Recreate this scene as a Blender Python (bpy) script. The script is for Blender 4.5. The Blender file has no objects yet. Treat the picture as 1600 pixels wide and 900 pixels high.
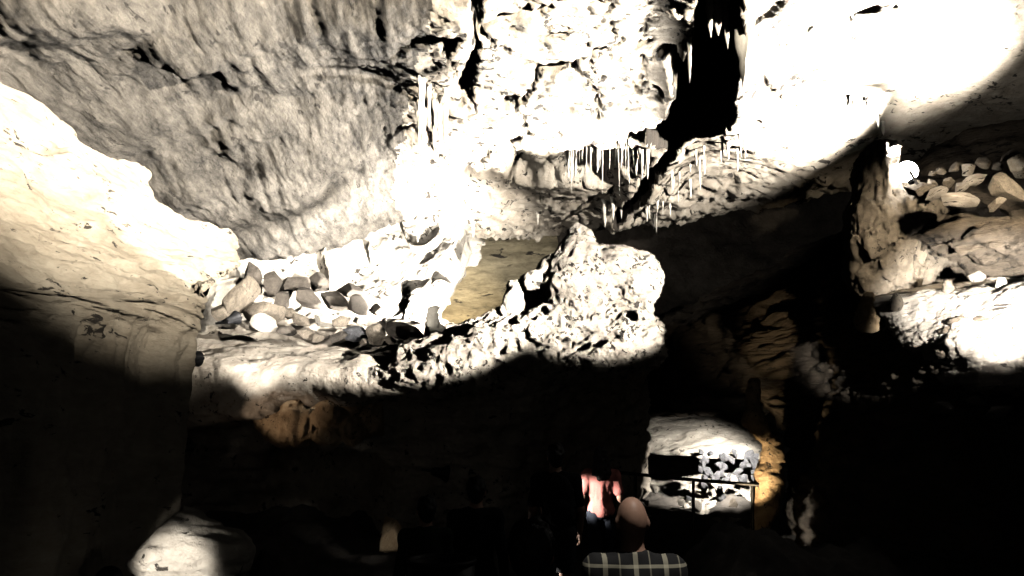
import bpy, bmesh, math, random
import numpy as np
from mathutils import Vector, Matrix

random.seed(7)
scene = bpy.context.scene
COL = scene.collection
R = math.radians

# ------------------------------------------------------------------ camera
F = 1250.0                      # focal length in photo pixels (1600 wide)
PITCH = math.atan(220 / 1250)   # horizon sits at photo row 670
cd = bpy.data.cameras.new('camera')
cd.sensor_width = 36.0
cd.lens = 36.0 * F / 1600
cd.clip_start = 0.05
cd.clip_end = 200
cam = bpy.data.objects.new('camera', cd)
COL.objects.link(cam)
cam.location = (0, 0, 0)
cam.rotation_euler = (math.pi / 2 + PITCH, 0, 0)
scene.camera = cam

# ------------------------------------------------------------------ world: deep inside a cave, almost no daylight
w = bpy.data.worlds.new('World')
scene.world = w
w.use_nodes = True
w.node_tree.nodes['Background'].inputs[0].default_value = (1.0, 0.93, 0.84, 1)
w.node_tree.nodes['Background'].inputs[1].default_value = 0.03

scene.view_settings.view_transform = 'Standard'
scene.view_settings.look = 'None'
scene.view_settings.exposure = 0.0
scene.view_settings.gamma = 1.0
scene.render.engine = 'CYCLES'
scene.cycles.use_denoising = True
scene.cycles.max_bounces = 4
scene.cycles.diffuse_bounces = 0
scene.cycles.glossy_bounces = 0
scene.cycles.sample_clamp_indirect = 2.0

# ------------------------------------------------------------------ lamps (each gets its own housing; all but the glaring one are unseen guesses)
def W(px, py, Y):
    """photo pixel + distance along the passage -> point in metres"""
    a = (px - 800) / F; b = (450 - py) / F
    c, s = math.cos(PITCH), math.sin(PITCH)
    y = c - s * b; z = s + c * b
    return Vector((a / y * Y, Y, z / y * Y))

def C(px, py, z):
    a = (px - 800) / F; b = (450 - py) / F
    c, s = math.cos(PITCH), math.sin(PITCH)
    y = c - s * b; zz = s + c * b
    k = z / zz
    return (a * k, y * k)

WARM = (1.0, 0.86, 0.66)
WHITE = (1.0, 0.95, 0.87)
LAMPS = []   # name, label, position, target, watts, cone degrees, blend, colour, radius
def lamp(label, pos, tgt, watts, cone, blend=0.4, color=WHITE, radius=0.05):
    LAMPS.append((label, Vector(pos), Vector(tgt), watts, cone, blend, color, radius))

PA = W(1417, 268, 8.9)
lamp('round floodlight glaring beside the pointed stalagmite on the boulder ledge', PA, PA + Vector((-.36, .12, .95)), 14000, 150, 0.5)
lamp('added unseen floodlight high on the right wall aimed across at the left wall', (4.2, 1.2, 2.2), (4.2 - 6.96, 1.2 + 5.44, 2.2 + 4.7), 33000, 76, 0.5, (1, .92, .79))  # unseen lamp added to brighten the left wall and vault
lamp('added unseen spotlight under the ceiling aimed straight down at the path', (1.5, 3.3, 3.8), (0.6, 4.1, -0.4), 420, 15, 0.6)  # added to light the bald head, no such lamp in view
lamp('added unseen narrow floodlight on the right wall aimed at the stalagmite formation', (4.5, 5.7, 1.15), (0.95, 10.5, 2.0), 13000, 24, 0.4)  # front light added for the formation, fixture out of view
lamp('floodlight on the right wall grazing the white flowstone terrace', (4.1, 5.2, 0.9), (5.05, 8.0, 1.12), 6000, 36, 0.5)
lamp('added unseen narrow floodlight on the right wall aimed at the white ledge', (4.5, 5.9, 1.5), (-2.0, 11.0, 1.95), 22000, 22, 0.3)  # extra beam added to whiten the ledge
lamp('added unseen warm floodlight on the right wall aimed at the boulder ledge', (4.5, 6.0, 2.4), (4.85, 8.6, 2.3), 800, 40, 0.6, (1, .84, .62))  # put in only to light the boulders on the ledge
lamp('added small floodlight low behind the left wall corner, facing the ledge front', (-3.88, 9.85, 0.85), (-3.3, 11.1, 0.95), 300, 60, 0.8)  # small lamp added to fill the ledge's left part
lamp('floodlight at the left end of the rubble heap, facing the alcove wall', (-3.8, 10.9, 1.5), (-1.9, 14.6, 3.2), 300, 90, 0.5)
lamp('floodlight behind the rock ridge facing the white alcove wall', (-0.95, 13.3, 1.55), (-2.8, 14.7, 3.4), 6500, 140, 0.9)
lamp('floodlight hidden behind the rock ridge by the yellow lit far wall', (-0.6, 13.6, 1.5), (-1.9, 20.0, 2.2), 7000, 42, 1.0, (1, .84, .6))
lamp('added floodlight on a pole hidden behind the pointed stalagmite', (1.95, 12.6, 2.2), (-0.4, 10.6, 4.2), 9000, 88, 0.3)  # lamp and pole added to light the ceiling slab from behind
lamp('added floodlight hidden behind the rugged stalagmite at the end of the boulder ledge', W(1373, 268, 9.95), W(1373, 268, 9.95) + Vector((-1.2, .7, 1.4)), 4500, 122, 0.4)  # added to brighten the ceiling right of the fissure
lamp('small floodlight behind the dripstone column over the lit grotto', W(1180, 655, 12.6), W(1125, 725, 14.0), 1500, 66, 0.8)
lamp('low floodlight behind the dark bank below the dripstone column', (2.75, 10.3, -1.3), W(1187, 738, 11.0), 260, 34, 0.6, (1, .75, .45))
lamp('ground floodlight beside the pale rock at the foot of the left wall', (-2.75, 5.7, -1.02), (-2.82, 7.2, -1.17), 220, 35, 0.7)
lamp('warm spotlight under the ledge pointing at the brown curtain', (-3.95, 9.95, -0.2), (-2.85, 11.4, 0.4), 40, 42, 0.8, (1, .75, .55))
lamp('low path light behind the visitors shining across the path', (-0.75, 9.3, -0.5), (1.08, 9.98, -0.85), 800, 17, 0.5)
lamp('added low path light behind the visitors facing the tan rock', (-0.95, 9.2, -1.2), (-1.65, 10.4, -1.4), 18, 22, 0.6)  # added so the tan rock shows between the visitors
lamp('added low path light beside the silhouetted visitors facing the bare legs', (-0.35, 8.5, -1.35), (0.45, 8.0, -1.35), 60, 50, 0.6)  # rim light added for the legs

# ------------------------------------------------------------------ numpy noise
rng = np.random.RandomState(3)
PERM = np.arange(512); rng.shuffle(PERM); PERM = np.concatenate([PERM, PERM, PERM])
GR = rng.normal(size=(512, 3)); GR /= np.linalg.norm(GR, axis=1)[:, None]
GR = GR.astype(np.float32)

def perlin(p):
    p = p.astype(np.float32)
    i = np.floor(p).astype(np.int32); f = p - i
    u = f * f * f * (f * (f * 6 - 15) + 10)
    i &= 511
    def g(dx, dy, dz):
        h = PERM[PERM[PERM[(i[:, 0] + dx) & 511] + ((i[:, 1] + dy) & 511)] + ((i[:, 2] + dz) & 511)]
        v = GR[h]
        return v[:, 0] * (f[:, 0] - dx) + v[:, 1] * (f[:, 1] - dy) + v[:, 2] * (f[:, 2] - dz)
    def l(a, b, t): return a + (b - a) * t
    x0 = l(l(g(0,0,0), g(1,0,0), u[:,0]), l(g(0,1,0), g(1,1,0), u[:,0]), u[:,1])
    x1 = l(l(g(0,0,1), g(1,0,1), u[:,0]), l(g(0,1,1), g(1,1,1), u[:,0]), u[:,1])
    return l(x0, x1, u[:,2]) * 1.5

def fbm(p, o=4, lac=2.1, gain=.5):
    s = 0; a = 1.0
    for k in range(o):
        s = s + a * perlin(p * (lac ** k) + 17.3 * k); a *= gain
    return s

def ridged(p, o=4, lac=2.1, gain=.5):
    s = 0; a = 1.0
    for k in range(o):
        s = s + a * (1 - 2 * np.abs(perlin(p * (lac ** k) + 31.7 * k))); a *= gain
    return s

def sstep(a, b, x):
    t = np.clip((x - a) / (b - a), 0, 1)
    return t * t * (3 - 2 * t)

def poly_sd(x, y, poly):
    """signed distance to polygon (negative inside)"""
    d = np.full(x.shape, 1e9); ins = np.zeros(x.shape, bool)
    n = len(poly)
    for k in range(n):
        ax, ay = poly[k]; bx, by = poly[(k + 1) % n]
        ex, ey = bx - ax, by - ay
        t = np.clip(((x - ax) * ex + (y - ay) * ey) / (ex * ex + ey * ey + 1e-9), 0, 1)
        d = np.minimum(d, np.hypot(x - ax - t * ex, y - ay - t * ey))
        c = ((ay > y) != (by > y)) & (x < (bx - ax) * (y - ay) / (by - ay + 1e-12) + ax)
        ins ^= c
    return np.where(ins, -d, d)

# ------------------------------------------------------------------ mesh helpers
def mesh_np(name, V, Q, mat=None, smooth=True, parent=None):
    me = bpy.data.meshes.new(name)
    V = np.asarray(V, np.float32); Q = np.asarray(Q, np.int32)
    k = Q.shape[1]
    me.vertices.add(len(V)); me.vertices.foreach_set('co', V.ravel())
    me.loops.add(Q.size); me.loops.foreach_set('vertex_index', Q.ravel())
    me.polygons.add(len(Q))
    me.polygons.foreach_set('loop_start', np.arange(0, Q.size, k, dtype=np.int32))
    me.polygons.foreach_set('use_smooth', np.full(len(Q), smooth))
    me.update(calc_edges=True)
    if mat: me.materials.append(mat)
    o = bpy.data.objects.new(name, me); COL.objects.link(o)
    if parent is not None: o.parent = parent
    return o

def grid_quads(nu, nv):
    a = np.arange(nu * nv).reshape(nu, nv)
    return np.stack([a[:-1, :-1], a[1:, :-1], a[1:, 1:], a[:-1, 1:]], -1).reshape(-1, 4)

def cr_matrix(n, m):
    """Catmull-Rom weights: n control rows -> m samples"""
    M = np.zeros((m, n))
    for k, t in enumerate(np.linspace(0, n - 1, m)):
        i = min(int(t), n - 2); f = t - i
        wts = [(-f**3 + 2*f**2 - f) / 2, (3*f**3 - 5*f**2 + 2) / 2, (-3*f**3 + 4*f**2 + f) / 2, (f**3 - f**2) / 2]
        for j, wt in zip((i - 1, i, i + 1, i + 2), wts):
            M[k, min(max(j, 0), n - 1)] += wt
    return M

def grid_normals(P):
    du = np.gradient(P, axis=0); dv = np.gradient(P, axis=1)
    n = np.cross(du, dv)
    return n / (np.linalg.norm(n, axis=2)[..., None] + 1e-9)

def sheet(name, ctrl, nu, nv, mat, disp, flip=False):
    ctrl = np.array([[tuple(c) for c in row] for row in ctrl], float)
    P = np.einsum('ai,ijk->ajk', cr_matrix(ctrl.shape[0], nu), ctrl)
    P = np.einsum('bj,ajk->abk', cr_matrix(ctrl.shape[1], nv), P)
    N = grid_normals(P) * (-1 if flip else 1)
    d = disp(P.reshape(-1, 3)).reshape(nu, nv, 1)
    P = P + N * d
    Q = grid_quads(nu, nv)
    if flip: Q = Q[:, ::-1]
    return mesh_np(name, P.reshape(-1, 3), Q, mat)

def surface_nets(f, org, h):
    s = f < 0
    nx, ny, nz = f.shape
    cnt = np.zeros((nx-1, ny-1, nz-1), np.int8)
    cor = [(a, b, c) for a in (0, 1) for b in (0, 1) for c in (0, 1)]
    for a, b, c in cor:
        cnt += s[a:nx-1+a, b:ny-1+b, c:nz-1+c]
    I = np.argwhere((cnt > 0) & (cnt < 8))
    idx = -np.ones(cnt.shape, np.int32); idx[tuple(I.T)] = np.arange(len(I))
    acc = np.zeros((len(I), 3)); num = np.zeros(len(I))
    for i in range(8):
        for j in range(i + 1, 8):
            d = [abs(cor[i][k] - cor[j][k]) for k in range(3)]
            if sum(d) != 1: continue
            fi = f[I[:,0]+cor[i][0], I[:,1]+cor[i][1], I[:,2]+cor[i][2]]
            fj = f[I[:,0]+cor[j][0], I[:,1]+cor[j][1], I[:,2]+cor[j][2]]
            m = (fi < 0) != (fj < 0)
            t = np.where(m, fi / np.where(m, fi - fj, 1), 0)[:, None]
            p = np.array(cor[i]) + t * (np.array(cor[j]) - np.array(cor[i]))
            acc += p * m[:, None]; num += m
    V = (I + acc / num[:, None]) * h + np.array(org)
    quads = []
    for ax in range(3):
        b, c = (ax + 1) % 3, (ax + 2) % 3
        sl0 = [slice(None)] * 3; sl1 = [slice(None)] * 3
        sl0[ax] = slice(0, -1); sl1[ax] = slice(1, None)
        ch = s[tuple(sl0)] != s[tuple(sl1)]
        E = np.argwhere(ch)
        ok = (E[:, b] > 0) & (E[:, c] > 0) & (E[:, b] < f.shape[b]-1) & (E[:, c] < f.shape[c]-1)
        E = E[ok]
        def cell(db, dc):
            q = E.copy(); q[:, b] -= db; q[:, c] -= dc
            return idx[tuple(q.T)]
        q = np.stack([cell(1, 1), cell(0, 1), cell(0, 0), cell(1, 0)], 1)
        inside = s[tuple(E.T)]
        q[~inside] = q[~inside][:, ::-1]
        quads.append(q)
    return V, np.concatenate(quads)

class SDF:
    def __init__(self, lo, hi, h):
        self.lo = np.array(lo, float); self.h = h
        self.n = np.ceil((np.array(hi) - self.lo) / h).astype(int) + 1
        self.f = np.full(self.n, 1.0, np.float32)
    def _sub(self, a, b):
        i0 = np.maximum(np.floor((np.array(a) - self.lo) / self.h).astype(int), 0)
        i1 = np.minimum(np.ceil((np.array(b) - self.lo) / self.h).astype(int) + 1, self.n)
        sl = tuple(slice(x, max(y, x + 1)) for x, y in zip(i0, i1))
        ax = [self.lo[k] + self.h * np.arange(sl[k].start, sl[k].stop) for k in range(3)]
        return sl, np.meshgrid(*ax, indexing='ij')
    def _put(self, sl, d, k):
        o = self.f[sl]
        d = d[:o.shape[0], :o.shape[1], :o.shape[2]]
        hh = np.clip(.5 + .5 * (o - d) / k, 0, 1)
        self.f[sl] = o + (d - o) * hh - k * hh * (1 - hh)
    def cap(self, a, b, r0, r1, k=.03, squash=None):
        a = np.array(a, float); b = np.array(b, float); m = max(r0, r1) + 3 * k + .03
        sl, (X, Y, Z) = self._sub(np.minimum(a, b) - m, np.maximum(a, b) + m)
        if X.size == 0: return
        e = b - a; L = (e ** 2).sum() + 1e-9
        t = np.clip(((X-a[0])*e[0] + (Y-a[1])*e[1] + (Z-a[2])*e[2]) / L, 0, 1)
        sq = squash or (1, 1, 1)
        d = np.sqrt(((X-a[0]-t*e[0])/sq[0])**2 + ((Y-a[1]-t*e[1])/sq[1])**2 + ((Z-a[2]-t*e[2])/sq[2])**2) - (r0 + (r1-r0)*t)
        self._put(sl, d, k)
    def ell(self, c, r, k=.03):
        c = np.array(c, float); r = np.array(r, float)
        sl, (X, Y, Z) = self._sub(c - r - 3*k - .03, c + r + 3*k + .03)
        if X.size == 0: return
        q = np.sqrt(((X-c[0])/r[0])**2 + ((Y-c[1])/r[1])**2 + ((Z-c[2])/r[2])**2)
        self._put(sl, (q - 1) * r.min(), k)
    def sub_ell(self, c, r, k=.02):
        c = np.array(c, float); r = np.array(r, float)
        sl, (X, Y, Z) = self._sub(c - r - 3*k, c + r + 3*k)
        q = (np.sqrt(((X-c[0])/r[0])**2 + ((Y-c[1])/r[1])**2 + ((Z-c[2])/r[2])**2) - 1) * r.min()
        self.f[sl] = np.maximum(self.f[sl], -q)
    def clip(self, fn):
        ax = [self.lo[k] + self.h * np.arange(self.n[k]) for k in range(3)]
        X, Y, Z = np.meshgrid(*ax, indexing='ij')
        self.f = np.maximum(self.f, fn(X, Y, Z))
    def warp(self, fn, band=.25):
        m = np.abs(self.f) < band
        P = np.argwhere(m) * self.h + self.lo
        self.f[m] += fn(P)
    def mesh(self, name, mat, parent=None, smooth=True):
        self.f[0] = self.f[-1] = 1; self.f[:, 0] = self.f[:, -1] = 1; self.f[:, :, 0] = self.f[:, :, -1] = 1
        V, Q = surface_nets(self.f, self.lo, self.h)
        return mesh_np(name, V, Q, mat, smooth, parent)

def tag(o, label=None, cat=None, group=None, kind=None):
    if label: o['label'] = label
    if cat: o['category'] = cat
    if group: o['group'] = group
    if kind: o['kind'] = kind
    return o

def empty(name, loc, label, cat, group=None, rz=0):
    o = bpy.data.objects.new(name, None); COL.objects.link(o)
    o.location = loc; o.rotation_euler = (0, 0, rz); o.empty_display_size = .2
    return tag(o, label, cat, group)

def bm_obj(name, bm, mat, parent=None, smooth=False):
    me = bpy.data.meshes.new(name); bm.to_mesh(me); bm.free()
    if smooth:
        for p in me.polygons: p.use_smooth = True
    me.materials.append(mat)
    o = bpy.data.objects.new(name, me); COL.objects.link(o)
    if parent is not None: o.parent = parent
    return o

def tube_np(path, radii, n=10, wob=0.0, seed=0, cap=True):
    """tapered tube along a path; returns V,Q(tris as quads)"""
    rr = np.random.RandomState(seed)
    path = np.array([tuple(p) for p in path], float); m = len(path)
    V = []
    ph = rr.rand(3) * 6.28
    for i in range(m):
        d = path[min(i+1, m-1)] - path[max(i-1, 0)]; d /= np.linalg.norm(d) + 1e-9
        u = np.cross(d, (0.31, 0.95, 0.05)); u /= np.linalg.norm(u); v = np.cross(d, u)
        for k in range(n):
            a = 2 * math.pi * k / n
            r = radii[i] * (1 + wob * (math.sin(2*a + ph[0] + i*.6) + math.sin(3*a + ph[1] - i*.4)))
            V.append(path[i] + r * (math.cos(a) * u + math.sin(a) * v))
    Q = [(i*n+k, i*n+(k+1) % n, (i+1)*n+(k+1) % n, (i+1)*n+k) for i in range(m-1) for k in range(n)]
    return np.array(V), np.array(Q)

# ------------------------------------------------------------------ materials
def rock(name, c_lo, c_hi, scale=1.0, bump=0.5, stretch=(1, 1, 1), speck=0.0, speck_scale=9.0, pit_shade=(.03, .025, .02), rough=.85, rot=(0, 0, 0), fine=1.0):
    m = bpy.data.materials.new(name); m.use_nodes = True
    nt = m.node_tree; N = nt.nodes; L = nt.links
    bs = N['Principled BSDF']
    tc = N.new('ShaderNodeTexCoord'); mp = N.new('ShaderNodeMapping')
    mp.inputs['Scale'].default_value = stretch; mp.inputs['Rotation'].default_value = rot
    L.new(tc.outputs['Object'], mp.inputs[0])
    def noise(sc, det=8, rough_=.6, dist=0.0):
        n = N.new('ShaderNodeTexNoise'); n.inputs['Scale'].default_value = sc * scale
        n.inputs['Detail'].default_value = det; n.inputs['Roughness'].default_value = rough_
        n.inputs['Distortion'].default_value = dist
        L.new(mp.outputs[0], n.inputs['Vector']); return n
    def ramp(src, a, b, ca, cb):
        r = N.new('ShaderNodeValToRGB'); r.color_ramp.elements[0].position = a; r.color_ramp.elements[1].position = b
        r.color_ramp.elements[0].color = (*ca, 1); r.color_ramp.elements[1].color = (*cb, 1)
        L.new(src, r.inputs[0]); return r
    n1 = noise(1.3, 10, .65); n2 = noise(6, 8, .7, .4)
    mixn = N.new('ShaderNodeMath'); mixn.operation = 'ADD'
    h1 = N.new('ShaderNodeMath'); h1.operation = 'MULTIPLY'; h1.inputs[1].default_value = .55
    h2 = N.new('ShaderNodeMath'); h2.operation = 'MULTIPLY'; h2.inputs[1].default_value = .45
    L.new(n1.outputs['Fac'], h1.inputs[0]); L.new(n2.outputs['Fac'], h2.inputs[0])
    L.new(h1.outputs[0], mixn.inputs[0]); L.new(h2.outputs[0], mixn.inputs[1])
    col = ramp(mixn.outputs[0], .36, .64, c_lo, c_hi)
    out = col.outputs[0]
    if speck > 0:  # dark specks painted in for the shadow of pits and cracks
        n3 = noise(speck_scale, 5, .6, .6); n4 = noise(1.7, 4, .6)
        ad = N.new('ShaderNodeMath'); ad.operation = 'MULTIPLY_ADD'; ad.inputs[1].default_value = .6
        L.new(n4.outputs['Fac'], ad.inputs[0]); L.new(n3.outputs['Fac'], ad.inputs[2])
        th = .97 - speck * .2
        rs = ramp(ad.outputs[0], th, th + .05, (0, 0, 0), (1, 1, 1))
        mx = N.new('ShaderNodeMix'); mx.data_type = 'RGBA'
        L.new(rs.outputs[0], mx.inputs['Factor']); L.new(out, mx.inputs['A']); mx.inputs['B'].default_value = (*pit_shade, 1)
        out = mx.outputs['Result']
    L.new(out, bs.inputs['Base Color'])
    bs.inputs['Roughness'].default_value = rough
    bs.inputs['Specular IOR Level'].default_value = .3
    n5 = noise(14, 10, .7, .3); n6 = noise(55 * fine, 6, .7)
    b1 = N.new('ShaderNodeBump'); b1.inputs['Strength'].default_value = bump; b1.inputs['Distance'].default_value = .09
    b2 = N.new('ShaderNodeBump'); b2.inputs['Strength'].default_value = bump; b2.inputs['Distance'].default_value = .02
    L.new(n5.outputs['Fac'], b1.inputs['Height']); L.new(n6.outputs['Fac'], b2.inputs['Height'])
    L.new(b1.outputs[0], b2.inputs['Normal']); L.new(b2.outputs[0], bs.inputs['Normal'])
    return m

def plain(name, col, rough=.8, metal=0.0, var=.3, scale=20, bump=.2, spec=.3):
    m = bpy.data.materials.new(name); m.use_nodes = True
    nt = m.node_tree; N = nt.nodes; L = nt.links; bs = N['Principled BSDF']
    tc = N.new('ShaderNodeTexCoord'); n = N.new('ShaderNodeTexNoise'); n.inputs['Scale'].default_value = scale; n.inputs['Detail'].default_value = 6
    L.new(tc.outputs['Object'], n.inputs['Vector'])
    r = N.new('ShaderNodeValToRGB')
    r.color_ramp.elements[0].position = .3; r.color_ramp.elements[1].position = .7
    r.color_ramp.elements[0].color = (*[c * (1 - var) for c in col], 1); r.color_ramp.elements[1].color = (*[min(1, c * (1 + var)) for c in col], 1)
    L.new(n.outputs['Fac'], r.inputs[0]); L.new(r.outputs[0], bs.inputs['Base Color'])
    bs.inputs['Roughness'].default_value = rough; bs.inputs['Metallic'].default_value = metal
    bs.inputs['Specular IOR Level'].default_value = spec
    b = N.new('ShaderNodeBump'); b.inputs['Strength'].default_value = bump; b.inputs['Distance'].default_value = .01
    L.new(n.outputs['Fac'], b.inputs['Height']); L.new(b.outputs[0], bs.inputs['Normal'])
    return m

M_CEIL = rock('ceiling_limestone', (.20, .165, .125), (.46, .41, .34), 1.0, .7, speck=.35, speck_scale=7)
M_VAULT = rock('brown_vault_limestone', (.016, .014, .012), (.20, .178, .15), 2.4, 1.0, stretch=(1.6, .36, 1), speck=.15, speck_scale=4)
M_FIS_SHADE = rock('fissure_shade_rock', (.012, .01, .008), (.045, .036, .027), 1.0, .5)  # near-black in place of the fissure's own shadow
M_FAR = rock('ochre_far_wall', (.10, .085, .055), (.40, .34, .22), 1.0, .8, stretch=(.5, .5, 1.8), speck=.3, speck_scale=3)
M_LEFT = rock('left_wall_limestone', (.22, .18, .13), (.42, .37, .29), 1.0, .6, stretch=(1, .45, 1.6), speck=.12, speck_scale=9)
M_WALL = rock('pale_limestone', (.26, .23, .19), (.50, .46, .40), 1.0, .6, speck=.25)
M_LEDGE = rock('ledge_limestone', (.24, .2, .16), (.48, .43, .36), 1.2, .7, speck=.2)
M_FORM = rock('formation_calcite', (.26, .22, .18), (.52, .47, .40), 2.0, 1.0, speck=.42, speck_scale=7)
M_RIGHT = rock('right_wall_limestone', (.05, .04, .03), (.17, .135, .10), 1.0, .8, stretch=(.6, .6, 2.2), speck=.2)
M_FLOW = rock('flowstone', (.28, .24, .2), (.55, .5, .44), 1.0, .7, stretch=(.45, .45, 2.4), speck=.2, speck_scale=6, rot=(0, R(14), 0))
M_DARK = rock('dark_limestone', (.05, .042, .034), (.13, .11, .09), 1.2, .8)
M_TAN = rock('tan_dripstone', (.30, .2, .11), (.5, .38, .24), 2.5, .7, speck=.2)
M_BOULD = rock('boulder_limestone', (.06, .05, .038), (.22, .185, .145), 1.6, .5, speck=.15)
M_STRAW = rock('white_calcite', (.42, .38, .32), (.62, .58, .5), 3.0, .3)
M_GREY = rock('grey_rubble', (.03, .03, .033), (.16, .16, .17), 2.5, .9, speck=.3, speck_scale=5)
M_FLOOR = rock('path_ground', (.05, .045, .04), (.12, .105, .09), 1.5, .6)
M_METAL = plain('dark_railing_metal', (.03, .03, .03), .45, .8, .2, 30)
M_HOUSE = plain('lamp_housing_metal', (.03, .03, .032), .5, .6, .2, 30)

# ------------------------------------------------------------------ cave ceiling
def path_z(y):
    return np.interp(y, [-4, 0, 3, 4, 6, 8, 10, 12, 15, 20, 30], [-1.6, -1.72, -1.98, -2.06, -2.1, -1.92, -1.84, -1.6, -1.2, -1.0, -.9])

ZC = 4.2
def make_ceiling():
    ys = np.concatenate([np.linspace(-5, 5, 40)[:-1], 5 * (24 / 5) ** np.linspace(0, 1, 430)])
    xs = np.concatenate([np.linspace(-9, -5.6, 14)[:-1], np.linspace(-5.6, 8, 400), np.linspace(8, 14, 25)[1:]])
    X, Y = np.meshgrid(xs, ys, indexing='ij')
    x = X.ravel(); y = Y.ravel()
    P2 = np.stack([x, y, np.zeros_like(x)], 1)
    wx = x + .22 * fbm(P2 * 1.5, 4); wy = y + .22 * fbm(P2 * 1.5 + 50, 4)
    z = np.full(x.shape, ZC)
    z += .22 * fbm(P2 * .45 + 7, 3)
    # vault falls towards the left wall junction
    z -= 1.25 * (1 - sstep(-4.9, -1.9, x + .15 * fbm(P2 * .8 + 3, 3)))
    # scalloped brown vault left of the slab edge is higher
    left_line = np.interp(wy, [0, 7.3, 10, 13.9, 18, 24], [.3, -.38, -1.0, -1.75, -1.55, -1.2])
    z += .05 * sstep(.02, -.45, wx - left_line)
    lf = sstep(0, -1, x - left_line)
    # long hanging rib across the brown vault
    rib = [C(px, py, 3.9) for px, py in [(60,-60),(200,30),(300,95),(372,150),(345,195)]]
    rx = np.interp(wy, sorted([p[1] for p in rib]), [p[0] for p in sorted(rib, key=lambda q: q[1])])
    z += .42 * sstep(.6, -.6, x + .3 * (wx - x) - rx) * sstep(14.2, 12.5, wy) * sstep(-4.9, -3.2, x)
    z -= .04 * np.exp(-((wx - rx - .15) / .3) ** 2) * sstep(14.2, 12.5, wy)
    z += lf * (.06 * fbm(np.stack([x*2.4, y*.7, x*0], 1), 4) + .034 * ridged(np.stack([x*5 + y*.4, y*.6, x*0], 1), 4))
    # slab relief: thin cracks and plates
    sl = (1 - lf) * (1 - .85 * sstep(3.0, 4.6, x))
    smooth_r = 1 - .7 * sstep(3.4, 5.0, x)
    pl = perlin(np.stack([wx * .9, wy * .7, x * 0 + 4], 1))
    z += sl * .12 * np.round(pl * 3) / 3
    cr = np.abs(perlin(np.stack([wx * .8 + 9, wy * .6, x * 0], 1)))
    z += sl * .16 * sstep(.035, .0, cr)
    cr2 = np.abs(perlin(np.stack([wx * 2.1 + 19, wy * 1.4, x * 0], 1)))
    z += sl * .08 * sstep(.05, .0, cr2) * sstep(-.1, .3, perlin(np.stack([x * .5, y * .5, x * 0 + 80], 1)))
    # big fissure
    fis = [C(px, py, ZC) for px, py in [(1088,-60),(1085,60),(1062,105),(1055,140),(1028,185),(1010,215),(1030,228),(1045,233),(1018,262),(990,295),(958,322),(962,332),(1000,305),(1045,255),(1062,225),(1092,207),(1125,186),(1142,150),(1150,60),(1155,-60)]]
    sd = poly_sd(x + .06 * fbm(P2 * 3, 3), y + .06 * fbm(P2 * 3 + 9, 3), fis)
    z += 2.6 * sstep(.03, -.16, sd)
    z -= .12 * sstep(.35, .05, sd) * (sd > 0)
    lip = [C(px, py, ZC) for px, py in [(1150,-60),(1148,60),(1143,112),(1152,122),(1166,60),(1172,-60)]]  # lip added to shade the fissure from the ledge lamp
    z -= .32 * sstep(.05, -.1, poly_sd(x + .1 * fbm(P2 * 2.2 + 4, 3), y, lip))
    # notch left of the fissure
    nt = [C(px, py, ZC) for px, py in [(985,205),(1030,180),(1040,195),(1000,215),(940,222)]]
    z += .5 * sstep(.03, -.12, poly_sd(wx, wy, nt))
    nt2 = [C(px, py, ZC) for px, py in [(1038,85),(1062,78),(1062,120),(1050,125)]]
    z += .6 * sstep(.03, -.12, poly_sd(x, y, nt2))
    # recess behind the soda straws
    rc = [C(px, py, ZC) for px, py in [(770,245),(885,232),(1010,234),(1000,262),(960,285),(860,285),(780,282)]]
    z += .45 * sstep(.05, -.25, poly_sd(wx, wy, rc))
    # deep cleft along the slab edge
    cl = [C(px, py, ZC) for px, py in [(738,-40),(752,-40),(748,70),(738,150),(722,168),(716,140),(728,95),(738,60)]]
    z += .5 * sstep(.03, -.1, poly_sd(x + .05 * fbm(P2 * 4, 2), y, cl))
    # knobbly far hem, then the ceiling lifts away into the dark chamber
    edge = np.interp(wx, [-8, -1.8, -1.2, .4, 1.9, 3.5, 5.5, 8, 14], [15.5, 15.6, 16.8, 17.6, 16.2, 15.2, 13.6, 12, 10])
    hem = sstep(3.2, .2, edge - wy) * sstep(-4.2, -2.0, x)
    z -= hem * (.10 + .16 * np.abs(fbm(P2 * 2.6, 4))) * sstep(7, 4.5, x)
    z += 2.6 * sstep(.0, .9, wy - edge)
    # fine relief
    P3 = np.stack([x, y, z], 1)
    z += smooth_r * (.035 * fbm(P3 * 4, 4) + .012 * ridged(P3 * 14, 2)) * (1 - .5 * lf)
    V = np.stack([x, y, z], 1)
    Q = grid_quads(len(xs), len(ys))[:, ::-1]
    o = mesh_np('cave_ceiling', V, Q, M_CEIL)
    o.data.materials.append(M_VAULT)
    o.data.materials.append(M_FIS_SHADE)
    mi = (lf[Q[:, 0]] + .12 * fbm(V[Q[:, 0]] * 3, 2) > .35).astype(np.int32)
    mi[sd[Q].min(axis=1) < .015] = 2          # fissure's shade painted as a near-black rock colour
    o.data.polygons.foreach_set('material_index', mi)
    return tag(o, 'pale cracked limestone cave ceiling with a dark fissure', None, None, 'structure'), xs, ys, z.reshape(X.shape)
ceiling, CX, CY, CZ = make_ceiling()
def ceil_z(x, y):
    i = int(np.clip(np.searchsorted(CX, x), 1, len(CX)-1)); j = int(np.clip(np.searchsorted(CY, y), 1, len(CY)-1))
    return float(min(CZ[i-1, j-1], CZ[i, j], CZ[i, j-1], CZ[i-1, j]))

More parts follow.
